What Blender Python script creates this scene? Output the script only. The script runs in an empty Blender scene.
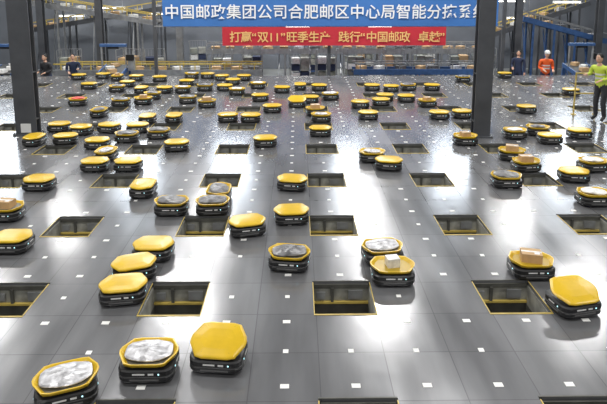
import bpy, bmesh, math, random
from mathutils import Vector, Matrix
random.seed(7)
S=1.8; TH=math.radians(9.0); H=3.348; YO=0.53; GZ=-1.0
scene=bpy.context.scene
scene.view_settings.view_transform='Standard'
scene.view_settings.exposure=0.15

# ---------------------------------------------------------------- materials
def mat(name,col,rough=0.5,metal=0.0,var=0.15,scale=6.0,emit=None,bump=0.0):
    m=bpy.data.materials.new(name); m.use_nodes=True
    nt=m.node_tree; b=nt.nodes['Principled BSDF']
    b.inputs['Roughness'].default_value=rough; b.inputs['Metallic'].default_value=metal
    tc=nt.nodes.new('ShaderNodeTexCoord'); n=nt.nodes.new('ShaderNodeTexNoise')
    n.inputs['Scale'].default_value=scale; n.inputs['Detail'].default_value=3
    nt.links.new(tc.outputs['Object'],n.inputs['Vector'])
    r=nt.nodes.new('ShaderNodeValToRGB')
    r.color_ramp.elements[0].position=0.3; r.color_ramp.elements[1].position=0.7
    r.color_ramp.elements[0].color=(*[c*(1-var) for c in col],1)
    r.color_ramp.elements[1].color=(*[min(1,c*(1+var)) for c in col],1)
    nt.links.new(n.outputs['Fac'],r.inputs['Fac']); nt.links.new(r.outputs['Color'],b.inputs['Base Color'])
    if bump:
        bp=nt.nodes.new('ShaderNodeBump'); bp.inputs['Strength'].default_value=bump
        nt.links.new(n.outputs['Fac'],bp.inputs['Height']); nt.links.new(bp.outputs['Normal'],b.inputs['Normal'])
    if emit:
        b.inputs['Emission Color'].default_value=(*col,1); b.inputs['Emission Strength'].default_value=emit
    return m
M={}
M['black']=mat('robot_black_plastic',(0.012,0.012,0.013),0.38)
M['yellow']=mat('robot_yellow_plastic',(0.66,0.43,0.018),0.28,var=0.08)
M['yellowdk']=mat('robot_yellow_panel',(0.42,0.28,0.02),0.4,var=0.1)
M['trayin']=mat('robot_tray_grey',(0.16,0.15,0.12),0.5)
M['grey']=mat('robot_grey_trim',(0.12,0.12,0.12),0.4)
M['white']=mat('white_paint',(0.75,0.75,0.73),0.5,var=0.05)
M['led']=mat('robot_led',(0.5,0.9,1.0),0.4,emit=1.5)
M['silver']=mat('parcel_silver_film',(0.50,0.50,0.52),0.3,0.1,var=0.45,scale=18,bump=0.7)
M['darkbag']=mat('parcel_dark_film',(0.13,0.13,0.135),0.3,0.0,var=0.6,scale=14,bump=0.6)
M['whitebag']=mat('parcel_white_film',(0.7,0.7,0.68),0.4,var=0.2,scale=14,bump=0.4)
M['redbag']=mat('parcel_red_film',(0.6,0.05,0.03),0.4,var=0.3,scale=14,bump=0.4)
M['card']=mat('parcel_cardboard',(0.50,0.33,0.17),0.7,var=0.12,scale=9)
M['steel']=mat('column_grey_steel',(0.09,0.095,0.105),0.45,0.3,var=0.2,scale=2)
M['lsteel']=mat('galvanised_steel',(0.38,0.39,0.40),0.4,0.6,var=0.2)
M['blue']=mat('blue_frame_paint',(0.04,0.10,0.25),0.5,var=0.2)
M['yframe']=mat('yellow_guard_paint',(0.52,0.39,0.09),0.45,var=0.15)
M['belt']=mat('conveyor_belt_rubber',(0.03,0.03,0.03),0.6)
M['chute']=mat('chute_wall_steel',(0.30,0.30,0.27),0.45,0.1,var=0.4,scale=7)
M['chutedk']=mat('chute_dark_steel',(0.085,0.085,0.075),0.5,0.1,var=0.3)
M['sacks']=mat('mail_sack_cloth',(0.22,0.23,0.20),0.8,var=0.4)
M['wall']=mat('wall_panel_paint',(0.15,0.165,0.19),0.7,var=0.15,scale=0.8)
M['ceil']=mat('ceiling_panel_paint',(0.22,0.23,0.24),0.8,var=0.1,scale=0.6)
M['ground']=mat('concrete_ground',(0.20,0.21,0.21),0.5,var=0.2,scale=1.2)
M['signblue']=mat('banner_blue_cloth',(0.045,0.17,0.48),0.55,var=0.06,scale=1)
M['signred']=mat('banner_red_cloth',(0.55,0.025,0.045),0.6,var=0.08,scale=1)
M['txtw']=mat('banner_white_print',(0.85,0.87,0.9),0.6,var=0.02)
M['txty']=mat('banner_yellow_print',(0.85,0.52,0.2),0.6,var=0.02)
M['glass']=mat('window_daylight_glass',(0.85,0.93,1.0),0.3,var=0.02,emit=11.0)
M['tube']=mat('lamp_tube_glow',(1.0,0.97,0.9),0.4,var=0.0,emit=6.0)
M['skin']=mat('skin',(0.55,0.33,0.23),0.55,var=0.08)
M['hair']=mat('hair_black',(0.01,0.009,0.008),0.6)
M['shoe']=mat('shoe_black',(0.02,0.02,0.02),0.5)
M['navy']=mat('cloth_navy',(0.02,0.03,0.07),0.8)
M['dkcloth']=mat('cloth_dark',(0.03,0.03,0.035),0.8)
M['vestor']=mat('vest_orange',(0.80,0.12,0.02),0.7,var=0.08)
M['vestye']=mat('vest_lime',(0.55,0.68,0.08),0.7,var=0.08)

def floor_mat():
    m=bpy.data.materials.new('deck_steel_plate'); m.use_nodes=True
    nt=m.node_tree; L=nt.links; N=nt.nodes; b=N['Principled BSDF']
    tc=N.new('ShaderNodeTexCoord')
    br=N.new('ShaderNodeTexBrick'); br.offset=0.0; br.squash=1.0
    mp=N.new('ShaderNodeMapping'); mp.inputs['Location'].default_value=(0.27*S-0.3,0.37*S-YO-.3,0)
    mp.vector_type='TEXTURE'
    L.new(tc.outputs['Object'],mp.inputs['Vector']); L.new(mp.outputs['Vector'],br.inputs['Vector'])
    br.inputs['Scale'].default_value=1.0
    br.inputs['Brick Width'].default_value=0.6; br.inputs['Row Height'].default_value=0.6
    br.inputs['Mortar Size'].default_value=0.005; br.inputs['Mortar Smooth'].default_value=0.3
    br.inputs['Bias'].default_value=0
    br.inputs['Color1'].default_value=(0.225,0.228,0.24,1); br.inputs['Color2'].default_value=(0.265,0.268,0.28,1)
    br.inputs['Mortar'].default_value=(0.17,0.17,0.18,1)
    n=N.new('ShaderNodeTexNoise'); n.inputs['Scale'].default_value=1.3; n.inputs['Detail'].default_value=6
    mp2=N.new('ShaderNodeMapping'); mp2.inputs['Scale'].default_value=(2.2,0.35,1)
    L.new(tc.outputs['Object'],mp2.inputs['Vector']); L.new(mp2.outputs['Vector'],n.inputs['Vector'])
    mr=N.new('ShaderNodeMapRange'); mr.inputs['From Min'].default_value=0.3; mr.inputs['From Max'].default_value=0.7
    mr.inputs['To Min'].default_value=0.78; mr.inputs['To Max'].default_value=1.16
    L.new(n.outputs['Fac'],mr.inputs['Value'])
    mx=N.new('ShaderNodeVectorMath'); mx.operation='SCALE'
    L.new(br.outputs['Color'],mx.inputs[0]); L.new(mr.outputs['Result'],mx.inputs['Scale'])
    L.new(mx.outputs['Vector'],b.inputs['Base Color'])
    r2=N.new('ShaderNodeMapRange'); r2.inputs['From Min'].default_value=0.3; r2.inputs['From Max'].default_value=0.7
    r2.inputs['To Min'].default_value=0.17; r2.inputs['To Max'].default_value=0.24
    L.new(n.outputs['Fac'],r2.inputs['Value']); L.new(r2.outputs['Result'],b.inputs['Roughness'])
    b.inputs['Metallic'].default_value=0.5
    n3=N.new('ShaderNodeTexNoise'); n3.inputs['Scale'].default_value=2.2
    L.new(tc.outputs['Object'],n3.inputs['Vector'])
    bp=N.new('ShaderNodeBump'); bp.inputs['Strength'].default_value=0.06; bp.inputs['Distance'].default_value=0.05
    L.new(n3.outputs['Fac'],bp.inputs['Height']); L.new(bp.outputs['Normal'],b.inputs['Normal'])
    return m
M['deck']=floor_mat()

# ---------------------------------------------------------------- mesh builder
class MB:
    def __init__(s): s.bm=bmesh.new(); s.m=[]
    def mi(s,k):
        if k not in s.m: s.m.append(k)
        return s.m.index(k)
    def _set(s,verts,k):
        i=s.mi(k)
        for f in {f for v in verts for f in v.link_faces}: f.material_index=i
    def box(s,c,d,k,rot=None):
        mt=Matrix.Translation(c)
        if rot is not None: mt=mt@rot
        mt=mt@Matrix.Diagonal((*d,1))
        r=bmesh.ops.create_cube(s.bm,size=1,matrix=mt); s._set(r['verts'],k)
    def beam(s,p,q,w,h,k):
        p=Vector(p);q=Vector(q);d=q-p
        rot=d.to_track_quat('Y','Z').to_matrix().to_4x4()
        s.box((p+q)/2,(w,d.length,h),k,rot)
    def cyl(s,p,q,r,k,seg=12,r2=None):
        p=Vector(p);q=Vector(q);d=q-p
        mt=Matrix.Translation((p+q)/2)@d.to_track_quat('Z','Y').to_matrix().to_4x4()
        r_=bmesh.ops.create_cone(s.bm,cap_ends=True,segments=seg,radius1=r,radius2=r if r2 is None else r2,depth=d.length,matrix=mt)
        s._set(r_['verts'],k)
    def sph(s,c,d,k,rot=None,seg=16):
        mt=Matrix.Translation(c)
        if rot is not None: mt=mt@rot
        r=bmesh.ops.create_uvsphere(s.bm,u_segments=seg,v_segments=seg//2+2,radius=1,matrix=mt@Matrix.Diagonal((*d,1)))
        s._set(r['verts'],k)
        for f in {f for v in r['verts'] for f in v.link_faces}: f.smooth=True
    def loft(s,rings,ks,cap0=None,cap1=None,tf=None,smooth=False):
        vs=[]
        for R in rings:
            vs.append([s.bm.verts.new(tf@Vector(p) if tf else Vector(p)) for p in R])
        n=len(rings[0])
        for a in range(len(rings)-1):
            k=ks[a] if isinstance(ks,(list,tuple)) else ks
            for i in range(n):
                f=s.bm.faces.new((vs[a][i],vs[a][(i+1)%n],vs[a+1][(i+1)%n],vs[a+1][i]))
                f.material_index=s.mi(k); f.smooth=smooth
        if cap0: f=s.bm.faces.new(list(reversed(vs[0]))); f.material_index=s.mi(cap0)
        if cap1: f=s.bm.faces.new(vs[-1]); f.material_index=s.mi(cap1)
    def mesh(s,name):
        me=bpy.data.meshes.new(name); s.bm.normal_update(); s.bm.to_mesh(me); s.bm.free()
        for k in s.m: me.materials.append(M[k])
        return me
    def obj(s,name,loc=(0,0,0),rz=0,parent=None,bevel=0):
        o=bpy.data.objects.new(name,s.mesh(name)); scene.collection.objects.link(o)
        o.location=loc; o.rotation_euler[2]=rz
        if parent: o.parent=parent
        return o
def inst(name,me,loc,rz=0,parent=None,sc=None):
    o=bpy.data.objects.new(name,me); scene.collection.objects.link(o)
    o.location=loc; o.rotation_euler[2]=rz
    if parent: o.parent=parent
    if sc: o.scale=sc
    return o

def rrect(L,W,r,z,seg=4):
    pts=[]
    for cx,cy,a0 in((L/2-r,W/2-r,0),(-L/2+r,W/2-r,90),(-L/2+r,-W/2+r,180),(L/2-r,-W/2+r,270)):
        for i in range(seg+1):
            a=math.radians(a0+90*i/seg); pts.append((cx+r*math.cos(a),cy+r*math.sin(a),z))
    return pts

# ---------------------------------------------------------------- sorting deck
NX=range(-8,8); NY=range(0,12); hw=0.18*S
XC=[(0.27+n)*S for n in NX]; YC=[(0.37+n)*S-YO for n in NY]
X0,X1,Y0,Y1=-14.2,14.2,-1.6,19.9
XC=[x for x in XC if X0+.5<x<X1-.5]; YC=[y for y in YC if Y0+.5<y<Y1-.4]
def brk(cs,lo,hi):
    l=[lo]
    for c in cs:l+= [c-hw,c+hw]
    return l+[hi]
xs=brk(XC,X0,X1); ys=brk(YC,Y0,Y1)
bm=bmesh.new()
V=[[bm.verts.new((x,y,0)) for y in ys] for x in xs]
for i in range(len(xs)-1):
    for j in range(len(ys)-1):
        if i%2==1 and j%2==1: continue
        bm.faces.new((V[i][j],V[i+1][j],V[i+1][j+1],V[i][j+1]))
r=bmesh.ops.extrude_face_region(bm,geom=bm.faces[:])
for v in [g for g in r['geom'] if isinstance(g,bmesh.types.BMVert)]: v.co.z=-0.06
bmesh.ops.recalc_face_normals(bm,faces=bm.faces[:])
me=bpy.data.meshes.new('sorting_deck'); bm.to_mesh(me); bm.free(); me.materials.append(M['deck'])
deck=bpy.data.objects.new('sorting_deck',me); scene.collection.objects.link(deck)
mb=MB()
mb.box(((X0+X1)/2,Y1-.03,-.23),(X1-X0,.06,.34),'blue'); mb.box((X0+.03,(Y0+Y1)/2,-.23),(.06,Y1-Y0,.34),'blue'); mb.box((X1-.03,(Y0+Y1)/2,-.23),(.06,Y1-Y0,.34),'blue')
for i in range(9):
    x=X0+.15+i*(X1-X0-.3)/8
    for y in (Y0+.2,7.0,Y1-.2): mb.box((x,y,(GZ-.06)/2-.0),(.1,.1,-GZ-.06),'steel')
mb.obj('deck_substructure',parent=deck)

# chutes under the openings
mb=MB()
t=.012; D=.62
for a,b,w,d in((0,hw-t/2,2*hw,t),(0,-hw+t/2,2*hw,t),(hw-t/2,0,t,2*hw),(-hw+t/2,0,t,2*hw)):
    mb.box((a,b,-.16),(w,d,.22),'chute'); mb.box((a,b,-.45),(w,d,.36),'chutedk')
mb.box((0,0,-D),(2*hw,2*hw,.02),'sacks')
mb.box((0,hw-.03,-.235),(2*hw-.03,.035,.022),'yframe')
mb.box((0,hw-.02,-.045),(2*hw-.04,.015,.05),'chutedk')
mb.box((-hw*.3,hw-.03,-.16),(.03,.03,.2),'chutedk'); mb.box((hw*.5,hw-.03,-.14),(.16,.02,.1),'lsteel'); mb.box((-hw*.7,hw-.03,-.15),(.1,.02,.08),'lsteel')
e=.018
mb.box((0,-hw+e/2,.003),(2*hw,e,.006),'yframe')
mb.box((0,hw+.006,.003),(2*hw,.014,.006),'chutedk')
mb.box((hw-.005,0,.003),(.009,2*hw-.05,.006),'yframe'); mb.box((-hw+.005,0,.003),(.009,2*hw-.05,.006),'yframe')
for sx,sy,c in((-.2,.12,'silver'),(.12,.05,'card'),(-.02,-.15,'whitebag')):
    mb.sph((sx,sy,-.55),(.13,.1,.06),c,seg=10)
chm=mb.mesh('chute_opening')
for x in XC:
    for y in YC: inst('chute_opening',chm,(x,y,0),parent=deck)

# navigation code markers
mb=MB()
for x in XC+[XC[-1]+S]:
    for k in range(3):
        for y in YC:
            for q in range(4):
                px=x-S+k*S/3 ; py=y+q*S/4+.02
                if k==0 and abs((py-y+S/2)%S-S/2)<hw+.06: continue
                if px<X0+.1 or py>Y1-.1 or random.random()<.12: continue
                w=.075 if q%2 else .05
                mb.box((px,py,.0015),(w,.05,.003),'white')
mb.obj('floor_code_markers',parent=deck)

# ---------------------------------------------------------------- robots
HEX=[(.272,0),(.262,.05),(.188,.180),(.12,.198),(-.12,.198),(-.188,.180),(-.262,.05),(-.272,0),(-.262,-.05),(-.188,-.180),(-.12,-.198),(.12,-.198),(.188,-.180),(.262,-.05)]
def ring(s,z,lift=0,sy=None):
    sy=s if sy is None else sy
    return [(x*s,y*sy,z+lift*(abs(x)/.272)**2) for x,y in HEX]
def tray(mb,tf,inner):      # open flap tray that carries a parcel
    mb.loft([ring(.80,.0),ring(.93,.008),ring(1.0,.03,.012),ring(1.0,.040,.014),ring(.95,.040,.014),ring(.82,.018)],
            ['grey','yellow','yellow','yellow','yellow'],'grey',inner,tf)
def lid(mb,tf):             # closed flaps: low crowned top
    mb.loft([ring(.84,.0),ring(.95,.006),ring(1.0,.018),ring(1.0,.028),ring(.965,.037)],
            ['grey','yellow','yellow','yellow'],'grey',None,tf)
    mb.loft([ring(.965,.037),ring(.90,.042),ring(.62,.051,0,.55),ring(.42,.054,0,.12)],['yellow','yellow','yellow'],None,'yellow',tf,smooth=False)
    for sx in(-.13,.13): mb.box((0,0,0),(.004,.30,.004),'yellowdk',tf@Matrix.Translation((sx,0,.044)))
def robot_mesh(tilt,kind,name):
    mb=MB()
    R=lambda i,z,r=.10:rrect(.51-i,.40-i,r,z)
    mb.loft([R(.08,.018),R(.02,.03),R(0,.05),R(0,.080),R(.010,.084),R(.010,.094),R(0,.098),R(0,.142),R(.02,.156),R(.07,.162)],
        ['black','black','black','black','grey','black','black','black','black'],'black','black',smooth=False)
    for sx in(-.12,.12):
        for sy in(-.13,.13): mb.cyl((sx,sy-.02,.026),(sx,sy+.02,.026),.026,'grey',14)
    for sg in(-1,1):
        mb.box((-.05,sg*.2005,.120),(.11,.004,.014),'white'); mb.box((.06,sg*.2005,.120),(.05,.004,.017),'white')
        mb.box((.0,sg*.2005,.064),(.26,.004,.014),'grey'); mb.box((.13,sg*.2005,.120),(.012,.005,.012),'led')
        mb.box((sg*.2555,.02,.120),(.004,.09,.014),'white'); mb.box((sg*.2555,0,.064),(.004,.18,.014),'grey')
        mb.box((sg*.2555,-.08,.120),(.005,.012,.012),'led')
    mb.box((0,0,.166),(.26,.22,.02),'grey')
    tf=Matrix.Translation((0,0,.170+abs(tilt)*.16))@Matrix.Rotation(tilt,4,'X')
    if kind=='lid': lid(mb,tf)
    else: tray(mb,tf,kind)
    if tilt:
        mb.cyl((0,.06,.15),(0,.11,.19+tilt*.3),.015,'grey'); mb.cyl((0,-.02,.15),(0,-.02,.21),.02,'grey')
        mb.box((0,.06,.178),(.2,.14,.05),'black')
    return mb.mesh(name)
RM={'e':robot_mesh(0,'lid','sorting_robot_closed'),'g':robot_mesh(0,'trayin','sorting_robot_grey_tray'),'y':robot_mesh(0,'yellowdk','sorting_robot_open_tray'),'t':robot_mesh(.30,'lid','sorting_robot_tilted')}
def bag(k,name,seed):
    mb=MB(); mb.sph((0,0,.028),(.19,.13,.034),k,seg=22)
    rn=random.Random(seed)
    for v in mb.bm.verts:
        x,y=v.co.x,v.co.y
        v.co.z+=.008*math.sin(23*x+seed)*math.cos(31*y+seed)+rn.uniform(-.004,.004)
        f=1+.25*(abs(x)/.19)*(abs(y)/.13); v.co.x*=f; v.co.y*=f
        v.co.z=max(v.co.z,0.0)
    for f in mb.bm.faces: f.smooth=False
    return mb.mesh(name)
def carton(k,name,d):
    mb=MB(); mb.box((0,0,d[2]/2),d,k); mb.box((0,0,d[2]+.001),(d[0]+.002,.035,.003),'whitebag'); mb.box((d[0]*.25,-d[1]*.25,d[2]+.002),(.06,.04,.003),'white')
    return mb.mesh(name)
PM={'s':bag('silver','parcel_bag_silver',1),'d':bag('darkbag','parcel_bag_dark',2),'w':bag('whitebag','parcel_bag_white',3),'r':bag('redbag','parcel_bag_red',4),
    'c':carton('card','parcel_carton',(.24,.18,.11)),'b':carton('whitebag','parcel_box_white',(.15,.13,.11))}

def deck_point(x,y):   # surveyed sighting -> metres on the deck plane
    return 3.39*(x-297.5)/(y+18), 1915.0/(y+18)-YO
# sighting x, y, heading deg, tray, parcel
R=[(68,386,20,'g','s'),(150,362,0,'g','s'),(219,354,90,'t',''),(125,289,8,'e',''),(134,270,20,'e',''),(154,250,0,'e',''),
(289,260,-8,'g','d'),(247,227,15,'e',''),(291,216,5,'e',''),(212,209,5,'g','d'),(217,200,0,'g','d'),(172,207,0,'g','d'),(144,189,0,'e',''),
(292,184,0,'e',''),(382,256,8,'g','s'),(391,272,0,'y','b'),(532,271,0,'y','c'),(573,304,60,'t',''),(14,242,0,'e',''),(8,212,0,'g','c'),
(41,183,0,'e',''),(36,140,0,'e',''),(62,127,0,'e',''),(64,141,10,'e',''),(82,130,0,'e',''),(96,165,0,'e',''),(107,155,0,'e',''),(129,165,0,'e',''),
(110,128,0,'e',''),(127,138,0,'g','d'),(139,128,0,'e',''),(159,134,0,'g','d'),(177,146,0,'e',''),(173,120,0,'e',''),(150,119,90,'e',''),
(188,100,0,'y','d'),(79,102,0,'y','r'),(122,103,0,'g','d'),(99,143,0,'e',''),
(265,142,0,'e',''),(320,132,0,'e',''),(321,119,0,'e',''),(315,112,0,'y','c'),(297,104,90,'t',''),(247,120,0,'e',''),(231,118,0,'e',''),(272,109,0,'e',''),(207,104,0,'g','c'),
(372,158,0,'e',''),(388,164,0,'e',''),(360,105,0,'e',''),(383,106,0,'e',''),(406,99,0,'e',''),(368,116,0,'e',''),(427,104,0,'e',''),
(439,116,0,'e',''),(462,115,0,'e',''),(462,138,0,'e',''),(506,182,0,'g','d'),(526,167,10,'y','c'),(512,156,0,'y','c'),(574,177,0,'e',''),(593,167,0,'y','w'),(594,200,0,'y','w'),
(515,135,0,'e',''),(538,132,0,'e',''),(550,140,0,'e',''),(580,135,0,'e',''),(526,110,0,'e',''),(560,93,0,'e',''),
(104,76,0,'e',''),(118,78,0,'e',''),(137,78,0,'e',''),(118,89,0,'e',''),(142,90,90,'e',''),(160,79,0,'e',''),(165,90,0,'e',''),(80,77,0,'e',''),(143,101,0,'e',''),
(205,76,0,'e',''),(222,78,0,'e',''),(187,83,0,'e',''),(225,88,0,'e',''),(258,86,0,'e',''),(237,92,0,'e',''),(282,90,0,'e',''),(300,87,0,'e',''),(319,88,0,'e',''),
(205,88,0,'g','d'),(244,78,0,'e',''),(195,76,0,'e',''),(90,86,0,'e',''),(153,96,0,'e',''),(310,100,0,'e',''),(372,88,0,'e',''),(392,89,0,'e',''),(432,88,0,'e',''),(407,88,0,'g','d'),
(233,82,0,'e',''),(128,84,0,'e',''),(505,76,0,'e',''),(463,80,0,'g','d'),(183,90,0,'e',''),(260,98,0,'e',''),(330,97,0,'g','s'),(385,98,0,'e',''),(100,113,0,'e','')]
pts=[]
for x,y,*_ in R:
    yy=y+.022*(y+18); X,Y=deck_point(x,yy); pts.append([X,Y])
cols=[(-6.07,12.15),(3.99,11.83),(7.35,13.1),(7.35,13.75),(7.9,13.75)]
for it in range(60):
    for i in range(len(pts)):
        for j in range(i+1,len(pts)):
            dx=pts[j][0]-pts[i][0]; dy=pts[j][1]-pts[i][1]
            ox=.56-abs(dx); oy=.46-abs(dy)
            if ox>0 and oy>0:
                if ox<oy: s=ox/2*(1 if dx>=0 else -1); pts[i][0]-=s; pts[j][0]+=s
                else: s=oy/2*(1 if dy>=0 else -1); pts[i][1]-=s; pts[j][1]+=s
    for p in pts:
        for cx in XC:
            for cy in YC:
                dx=p[0]-cx; dy=p[1]-cy; ox=hw+.18-abs(dx); oy=hw+.14-abs(dy)
                if ox>0 and oy>0:
                    if ox<oy: p[0]+=ox*(1 if dx>=0 else -1)
                    else: p[1]+=oy*(1 if dy>=0 else -1)
        for cx,cy in cols:
            if abs(p[0]-cx)<.6 and abs(p[1]-cy)<.55: p[1]=cy-.57 if p[1]<cy else cy+.57
        p[1]=min(p[1],Y1-.3)
rr=random.Random(11)
for (x,y,h,tk,pk),(X,Y) in zip(R,pts):
    h2=h if (h or y>200) else rr.choice((0,0,0,180,6,-6,12,-10,90))
    if tk=='t': h2={219:-6,573:12}.get(x,0)
    extra=None
    if tk=='e' and y<170 and rr.random()<.22: tk='y'; extra=rr.choice('swwcd')
    o=inst('sorting_robot',RM[tk],(X,Y,0),math.radians(h2),sc=(.93,.93,.93))
    if pk: inst('parcel',PM[pk],(0,0,.189),rr.uniform(-.3,.3),parent=o,sc=(1.12,1.12,1.0) if pk in 'sd' else None)
    elif extra: inst('parcel',PM[extra],(0,0,.189),rr.uniform(-.3,.3),parent=o,sc=(.85,.85,.85))

# ---------------------------------------------------------------- building shell
def slab(name,c,d,k):
    mb=MB(); mb.box(c,d,k); return mb.obj(name)
WX=19; WY0=-8; WY1=28; CZ=9
slab('floor',(0,10,GZ-.05),(2*WX,36.2,.1),'ground')
slab('ceiling',(0,10,CZ+.05),(2*WX,36.2,.1),'ceil')
slab('wall_left',(-WX-.05,10,(CZ+GZ)/2),(.1,36,CZ-GZ),'wall'); slab('wall_right',(WX+.05,10,(CZ+GZ)/2),(.1,36,CZ-GZ),'wall')
slab('wall_back',(0,WY1+.05,(CZ+GZ)/2),(2*WX,.1,CZ-GZ),'wall'); slab('wall_front',(0,WY0-.05,(CZ+GZ)/2),(2*WX,.1,CZ-GZ),'wall')
for i,(x,w) in enumerate(((-15,2),(-8.4,2.2),(-3.4,1.8),(2.6,1.4),(8.0,2.0),(14.5,3))):
    mb=MB(); mb.box((x,WY1-.03,6.0),(w,.03,3.2),'glass')
    for q in(-.5,0,.5): mb.box((x+q*w,WY1-.05,6.0),(.08,.06,3.3),'lsteel')
    for q in(4.38,5.5,6.6,7.62): mb.box((x,WY1-.05,q),(w+.1,.06,.08),'lsteel')
    mb.obj('window_%d'%(i+1))

def hcol(x,y,z0,z1,w,d,k='steel',plate=False):
    mb=MB(); h=z1-z0; zc=(z0+z1)/2
    mb.box((0,0,zc),(w*.12,d*.9,h),k)
    mb.box((0,-d/2+.012,zc),(w,.024,h),k); mb.box((0,d/2-.012,zc),(w,.024,h),k)
    mb.box((0,0,z0+.015),(w+.1,d+.1,.03),k)
    for sx in(-1,1):
        for sy in(-1,1): mb.cyl((sx*(w/2+.025),sy*(d/2+.025),z0+.03),(sx*(w/2+.025),sy*(d/2+.025),z0+.07),.013,'lsteel',8)
    for z in(z0+.35,z0+1.4): mb.box((0,0,z),(w-.01,d-.06,.02),k)
    if plate: mb.box((.0,-d/2-.006,.16),(.22,.01,.2),'white')
    mb.obj('steel_column',(x,y,0))
hcol(-6.0,12.15,0,CZ,.46,.22,plate=True)
hcol(4.0,11.83,0,CZ,.36,.22)
for x in(-10.6,-8.2,-4.9,9.2,12.6): hcol(x,23.2,GZ,CZ,.26,.26,'lsteel' if x==-4.9 else 'steel')

# ---------------------------------------------------------------- signs
def banner(name,x0,x1,z0,z1,y,k,body,tk,tx,tz,size,pitch):
    root=bpy.data.objects.new(name,None); scene.collection.objects.link(root); root.location=((x0+x1)/2,y,(z0+z1)/2)
    n=60; bm=bmesh.new(); g=[]
    for i in range(n+1):
        x=x0+(x1-x0)*i/n; xx=x-(x0+x1)/2; w=.012*math.sin(i*.9)
        g.append([bm.verts.new((xx,w,(z-(z0+z1)/2))) for z in(z0,(z0+z1)/2,z1)])
    for i in range(n):
        for j in(0,1): bm.faces.new((g[i][j],g[i+1][j],g[i+1][j+1],g[i][j+1]))
    me=bpy.data.meshes.new(name+'_cloth'); bm.to_mesh(me); bm.free(); me.materials.append(M[k])
    o=bpy.data.objects.new('cloth',me); scene.collection.objects.link(o); o.parent=root
    sm=o.modifiers.new('thickness','SOLIDIFY'); sm.thickness=.006
    x=tx
    for ch in body:
        adv=pitch
        if ch in '“”': adv=pitch*.5
        elif ch==' ': adv=pitch*.7
        elif ch in '1': adv=pitch*.55
        if ch!=' ':
            c=bpy.data.curves.new('glyph','FONT'); c.body=ch; c.size=size; c.extrude=.004; c.offset=.006
            t_=bpy.data.objects.new('glyph',c); scene.collection.objects.link(t_); c.materials.append(M[tk]); t_.parent=root
            t_.location=(x-(x0+x1)/2,-.03,tz-(z0+z1)/2); t_.rotation_euler[0]=math.pi/2
        x+=adv
banner('blue_sign_banner',-5.05,7.55,1.70,2.95,21,'signblue','中国邮政集团公司合肥邮区中心局智能分拣系统','txtw',-4.98,2.04,.57,.578)
banner('red_slogan_banner',-2.83,5.6,.98,1.68,20.95,'signred','打赢“双11”旺季生产 践行“中国邮政 卓越”','txty',-2.56,1.15,.43,.417)
mb=MB()
for z in(3.02,3.5): mb.box((1.2,21.15,z),(14,.1,.1),'steel')
for i in range(20): mb.beam((-5.6+i*.7,21.15,3.02),(-5.25+i*.7,21.15,3.5),.05,.05,'steel'); mb.beam((-5.25+i*.7,21.15,3.5),(-4.9+i*.7,21.15,3.02),.05,.05,'steel')
for x in(-5.4,1.2,7.85): mb.box((x,21.15,(GZ+3.5)/2),(.12,.12,3.5-GZ),'steel')
mb.box((1.2,21.1,1.7),(13.2,.05,.05),'lsteel')
mb.obj('banner_gantry')

# ---------------------------------------------------------------- background machinery
def conveyor(name,p,q,w,frame='blue',rail='yframe',legs=5,zg=GZ):
    mb=MB(); p=Vector(p);q=Vector(q); d=(q-p).normalized(); sd=Vector((-d.y,d.x,0)).normalized()
    mb.beam(p,q,w,.05,'belt')
    for s_ in(-1,1):
        o=sd*s_*(w/2+.03); mb.beam(p+o,q+o,.06,.22,frame); up=Vector((0,0,.34))
        mb.beam(p+o+up,q+o+up,.045,.045,rail)
        for i in range(legs*2):
            a=p.lerp(q,(i+.5)/(legs*2))+o; mb.beam(a,a+up,.035,.035,rail)
        for i in range(legs):
            a=p.lerp(q,(i+.5)/legs)+o; mb.beam(a,(a.x,a.y,zg),.07,.07,frame)
    for i in range(legs):
        a=p.lerp(q,(i+.3)/legs); mb.beam((a+sd*w/2)+Vector((0,0,-.2)),(a.x-sd.x*w/2,a.y-sd.y*w/2,zg+.1),.035,.035,frame)
    n=int((q-p).length/.7)
    for i in range(n):
        a=p.lerp(q,(i+.5+random.uniform(-.2,.2))/n); k=random.choice(('card','whitebag','silver','card','darkbag'))
        mb.box(a+Vector((0,0,.11)),(.36,.28,.17),k,Matrix.Rotation(random.random(),4,'Z'))
    return mb.obj(name)
conveyor('induction_conveyor',(-9.5,21.9,-.15),(-1.4,21.9,-.15),.6,'lsteel','yframe',7)
conveyor('induction_conveyor',(2.2,22.0,-.15),(7.4,22.0,-.15),.6,'blue','lsteel',5)
conveyor('sorting_conveyor',(-4.0,24.6,.35),(8.4,24.6,.35),.6,'lsteel','lsteel',9)
conveyor('inclined_conveyor',(-12.6,26.2,1.1),(-5.6,26.2,2.25),.7,'steel','yframe',5)
conveyor('inclined_conveyor',(-12.8,24.3,2.7),(-6.0,24.3,1.6),.6,'lsteel','yframe',4)
conveyor('inclined_conveyor',(8.9,26.0,.9),(13.4,26.0,2.4),.8,'steel','yframe',5)
conveyor('inclined_conveyor',(9.7,24.3,1.8),(13.4,24.3,.8),.7,'blue','lsteel',4)

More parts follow.
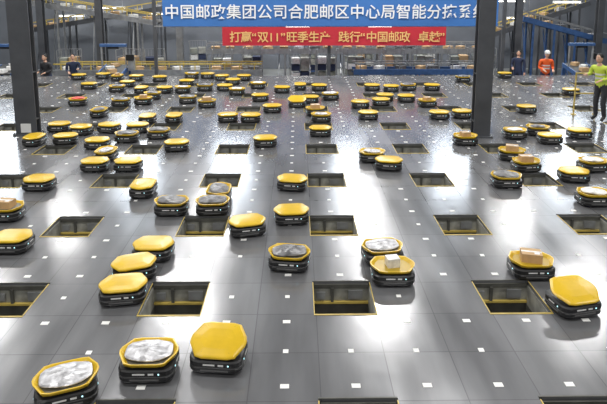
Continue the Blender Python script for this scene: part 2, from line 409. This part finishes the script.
def cage(x,y,rz,z=GZ):
    mb=MB()
    for sx in(-.4,.4):
        for sy in(-.3,.3):
            mb.cyl((sx,sy,.12),(sx,sy,1.6),.018,'lsteel',8); mb.cyl((sx-.02,sy,.06),(sx+.02,sy,.06),.06,'black',12)
    mb.box((0,0,.14),(.84,.64,.04),'blue')
    for z_ in(.5,.9,1.3,1.6):
        mb.box((0,.3,z_),(.8,.015,.015),'lsteel')
        for sx in(-.4,.4): mb.box((sx,0,z_),(.015,.6,.015),'lsteel')
    for i in range(7): mb.box((-.34+i*.113,.3,.87),(.01,.01,1.45),'lsteel')
    z_=.17
    for i in range(4):
        for sx in(-.19,.19):
            h=random.uniform(.2,.3); mb.box((sx,random.uniform(-.04,.04),z_+h/2),(.33,.45,h-.01),random.choice(('card','whitebag','sacks','navy','sacks','chute')))
        z_+=.29
    mb.obj('roll_cage_trolley',(x,y,z),rz)
for x,y,rz in((-9.4,22.9,.1),(-7.0,23.0,-.2),(-5.9,22.9,.3),(-3.1,22.8,.1),(-1.9,23.3,0),(0.1,22.8,.1),(1.2,22.8,-.1),(2.4,23.2,.2),(4.0,23.1,0),(5.3,23.2,.1),(6.8,23.3,-.1),(7.9,23.4,.2),
    (-4.7,26.2,.2),(-2.2,26.4,0),(.5,26.5,.1),(3.2,26.4,0),(6.2,26.6,0)):
    cage(x,y,rz)

def station(x,y,rz,z=0):
    mb=MB()
    mb.box((0,0,-.175),(1.5,1.2,.345),'steel')
    for sx in(-.45,.45):
        for sy in(-.5,.5): mb.box((sx,sy,.35),(.07,.07,.7),'blue')
        mb.beam((sx,-.55,.62),(sx,.55,.82),.05,.14,'blue')
        mb.box((sx,.1,1.2),(.05,.05,.9),'lsteel')
    mb.beam((0,-.55,.65),(0,.55,.85),.8,.04,'belt')
    mb.box((0,.1,1.66),(.98,.16,.1),'blue'); mb.box((0,.1,1.57),(.4,.12,.08),'black')
    mb.box((.62,.2,.9),(.2,.3,.4),'lsteel'); mb.box((.62,.04,1.2),(.3,.03,.22),'black'); mb.cyl((.62,.2,1.05),(.62,.06,1.2),.02,'steel',8)
    for i in range(3): mb.box((random.uniform(-.2,.2),-.35+i*.35,.76+i*.055),(.3,.22,.14),random.choice(('card','whitebag')),Matrix.Rotation(random.random(),4,'Z'))
    mb.obj('induction_station',(x,y,z),rz)
for x,y in((10.8,20.9),(12.9,21.0),(-10.9,20.75),(-6.9,20.75)): station(x,y,0,GZ+.35)

def guard(x,y,w,h,rz):
    mb=MB()
    for s_ in(-.5,0,.5): mb.cyl((s_*w,0,0),(s_*w,0,h),.02,'yframe',10); mb.cyl((s_*w,0,0),(s_*w,0,.015),.07,'yframe',10)
    for z in(h*.5,h-.03): mb.cyl((-w/2,0,z),(w/2,0,z),.018,'yframe',10)
    mb.obj('safety_guard_rail',(x,y,0),rz)
guard(7.6,13.85,1.1,1.1,0)
# ---------------------------------------------------------------- fluorescent lamps
def batten(x,y,z,l):
    mb=MB(); mb.box((0,0,.05),(l,.14,.05),'white')
    for s_ in(-.035,.035): mb.cyl((-l/2+.03,s_,.0),(l/2-.03,s_,.0),.018,'tube',8)
    for s_ in(-1,1): mb.box((s_*l/2,0,.01),(.02,.14,.08),'white'); mb.box((s_*l*.4,0,(CZ-z)/2),(.01,.01,CZ-z),'lsteel')
    mb.obj('fluorescent_lamp',(x,y,z))
for x,y,z in((9.5,24.9,2.5),(12,24.9,2.45),(-9,27.4,2.1),(-6.6,27.4,1.8),(-11,27.4,1.7),(0,27,1.2),(4,27,1.2),(10.8,27.2,1.6)): batten(x,y,z,1.2)

# ---------------------------------------------------------------- workers
def worker(loc,rz,vest,sleeve,legs,arms,hat=None,lean=0.0,scale=1.0):
    root=bpy.data.objects.new('warehouse_worker',None); scene.collection.objects.link(root); root.location=loc; root.rotation_euler[2]=rz; root.scale=(scale,)*3
    P=[];Rr=[];E=[];T=[]
    def add(p,r,par,tag):
        P.append(Vector(p));Rr.append(r if isinstance(r,tuple) else (r,r))
        if par is not None: E.append((par,len(P)-1)); T.append(tag)
        return len(P)-1
    L=lean
    pel=add((0,0,.95),(.145,.11),None,'')
    sp=add((0,.35*L*.5,1.13),(.14,.105),pel,'torso'); ch=add((0,.35*L,1.33),(.165,.115),sp,'torso')
    nb=add((0,.45*L,1.455),(.065,.06),ch,'torso'); nk=add((0,.5*L+.01,1.53),(.05,.05),nb,'skin')
    for i,sx in enumerate((-1,1)):
        hp=add((sx*.095,0,.87),(.095,.095),pel,'legs'); kn=add((sx*.11,.03+.1*(i==0)*abs(L),.49),(.068,.07),hp,'legs')
        an=add((sx*.115,-.02,.10),(.052,.055),kn,'legs'); add((sx*.13,.14,.045),(.045,.038),an,'shoe')
        sh=add((sx*.19,.42*L,1.41),(.066,.066),ch,'torso')
        (ex,ey,ez),(wx,wy,wz)=arms[i]
        el=add((sx*ex,ey,ez),(.05,.05),sh,'sleeve'); wr=add((sx*wx,wy,wz),(.030,.033),el,'sleeve')
        d=(P[wr]-P[el]).normalized(); side=d.cross(Vector((0,0,1)));
        if side.length<.2: side=Vector((0,1,0))
        side.normalize()
        pm=add(P[wr]+d*.07,(.036,.018),wr,'skin')
        for k in range(4):
            o=side*(k-1.5)*.019; ln=(.07,.08,.076,.06)[k]
            a=add(P[pm]+d*.03+o,.0085,pm,'skin'); b=add(P[a]+d*ln*.5+Vector((0,0,-.006)),.008,a,'skin'); add(P[b]+d*ln*.35+Vector((0,0,-.02)),.007,b,'skin')
        a=add(P[wr]+d*.04+side*-.035,.010,wr,'skin'); add(P[a]+d*.04+side*-.015,.008,a,'skin')
    me=bpy.data.meshes.new('body'); me.from_pydata([tuple(p) for p in P],E,[])
    o=bpy.data.objects.new('body_tmp',me); scene.collection.objects.link(o)
    o.modifiers.new('s','SKIN')
    for v,rr_ in zip(me.skin_vertices[0].data,Rr): v.radius=rr_
    me.skin_vertices[0].data[0].use_root=True
    o.modifiers.new('ss','SUBSURF').levels=2
    dg=bpy.context.evaluated_depsgraph_get(); dg.update()
    nm=bpy.data.meshes.new_from_object(o.evaluated_get(dg)); bpy.data.objects.remove(o)
    keys=['torso','sleeve','legs','shoe','skin','stripe']; mm=dict(torso=vest,sleeve=sleeve,legs=legs,shoe='shoe',skin='skin',stripe='white')
    nm.materials.clear()
    for k in keys: nm.materials.append(M[mm[k]])
    for p in nm.polygons:
        c=p.center; best=9;tg='torso'
        for (a,b),t_ in zip(E,T):
            A=P[a];B=P[b];ab=B-A; u=max(0,min(1,(c-A).dot(ab)/max(ab.length_squared,1e-6))); dd=(c-(A+ab*u)).length-.6*(Rr[a][0]*(1-u)+Rr[b][0]*u)
            if dd<best: best=dd;tg=t_
        if tg=='torso' and vest.startswith('vest') and (1.08<c.z<1.13 or 1.2<c.z<1.25): tg='stripe'
        p.material_index=keys.index(tg); p.use_smooth=True
    b=bpy.data.objects.new('body',nm); scene.collection.objects.link(b); b.parent=root
    mb=MB(); hz=1.63; hy=.5*L+.02
    mb.sph((0,hy,hz),(.074,.092,.115),'skin',seg=20)
    mb.sph((0,hy+.035,hz-.05),(.05,.055,.055),'skin')
    mb.cyl((0,hy+.085,hz+.015),(0,hy+.108,hz-.02),.008,'skin',8,.014)
    mb.box((0,hy+.088,hz-.055),(.04,.008,.008),'redbag')
    for s_ in(-1,1):
        mb.sph((s_*.03,hy+.082,hz+.008),(.012,.008,.007),'white',seg=8); mb.sph((s_*.03,hy+.089,hz+.008),(.005,.003,.005),'hair',seg=8)
        mb.sph((s_*.076,hy-.005,hz-.005),(.01,.02,.03),'skin',seg=8); mb.box((s_*.03,hy+.088,hz+.028),(.03,.006,.006),'hair')
    mb.sph((0,hy-.018,hz+.03),(.082,.092,.1),'hair',seg=18)
    if hat: mb.sph((0,hy,hz+.06),(.095,.11,.085),hat,seg=18); mb.box((0,hy+.1,hz+.045),(.13,.08,.012),hat)
    mb.obj('head',parent=root)
hang=((.24,.02,1.13),(.25,.10,.90)); fwd=((.23,.06,1.15),(.16,.30,1.10)); reach=((.24,.15,1.2),(.18,.40,1.22))
worker((7.36,13.2,0),math.radians(120),'vestye','vestye','dkcloth',(fwd,reach),lean=.35,scale=.95)
worker((9.2,20.4,GZ),math.radians(175),'vestor','vestor','navy',(fwd,fwd),hat='white',lean=.2,scale=1.06)
worker((8.55,21.3,GZ),math.radians(150),'navy','navy','navy',(hang,fwd))
worker((-9.2,20.4,GZ),math.radians(160),'dkcloth','dkcloth','navy',(fwd,fwd),lean=.2)
worker((-8.3,20.5,GZ),math.radians(-160),'navy','navy','navy',(reach,fwd),lean=.2)

# ---------------------------------------------------------------- lights
def area(x,y,z,sx,sy,p,col=(1,.98,.95),name='high_bay_light'):
    l=bpy.data.lights.new(name,'AREA'); l.shape='RECTANGLE'; l.size=sx; l.size_y=sy; l.energy=p; l.color=col
    o=bpy.data.objects.new(name,l); scene.collection.objects.link(o); o.location=(x,y,z)
for x in(-11,-4,3,10):
    for y in(-3,4,11,18,24.5):
        mb=MB(); mb.box((0,0,.06),(1.5,.4,.08),'white'); 
        for s_ in(-.6,.6): mb.cyl((s_,0,.1),(s_,0,CZ-7.8),.012,'lsteel',6)
        mb.obj('ceiling_light_fixture',(x,y,7.8))
        area(x,y,7.78,1.4,.36,225 if y<15 else 370)
w=bpy.data.worlds.new('World'); scene.world=w; w.use_nodes=True
w.node_tree.nodes['Background'].inputs[0].default_value=(.5,.55,.6,1); w.node_tree.nodes['Background'].inputs[1].default_value=.3

cd=bpy.data.cameras.new('camera'); cam=bpy.data.objects.new('camera',cd); scene.collection.objects.link(cam)
cd.sensor_width=36; cd.lens=36*558/607; cd.shift_y=-(202-70.4)/607; cam.location=(0,0,H)
cam.rotation_euler=(math.pi/2-TH,0,-math.radians(.61)); scene.camera=cam
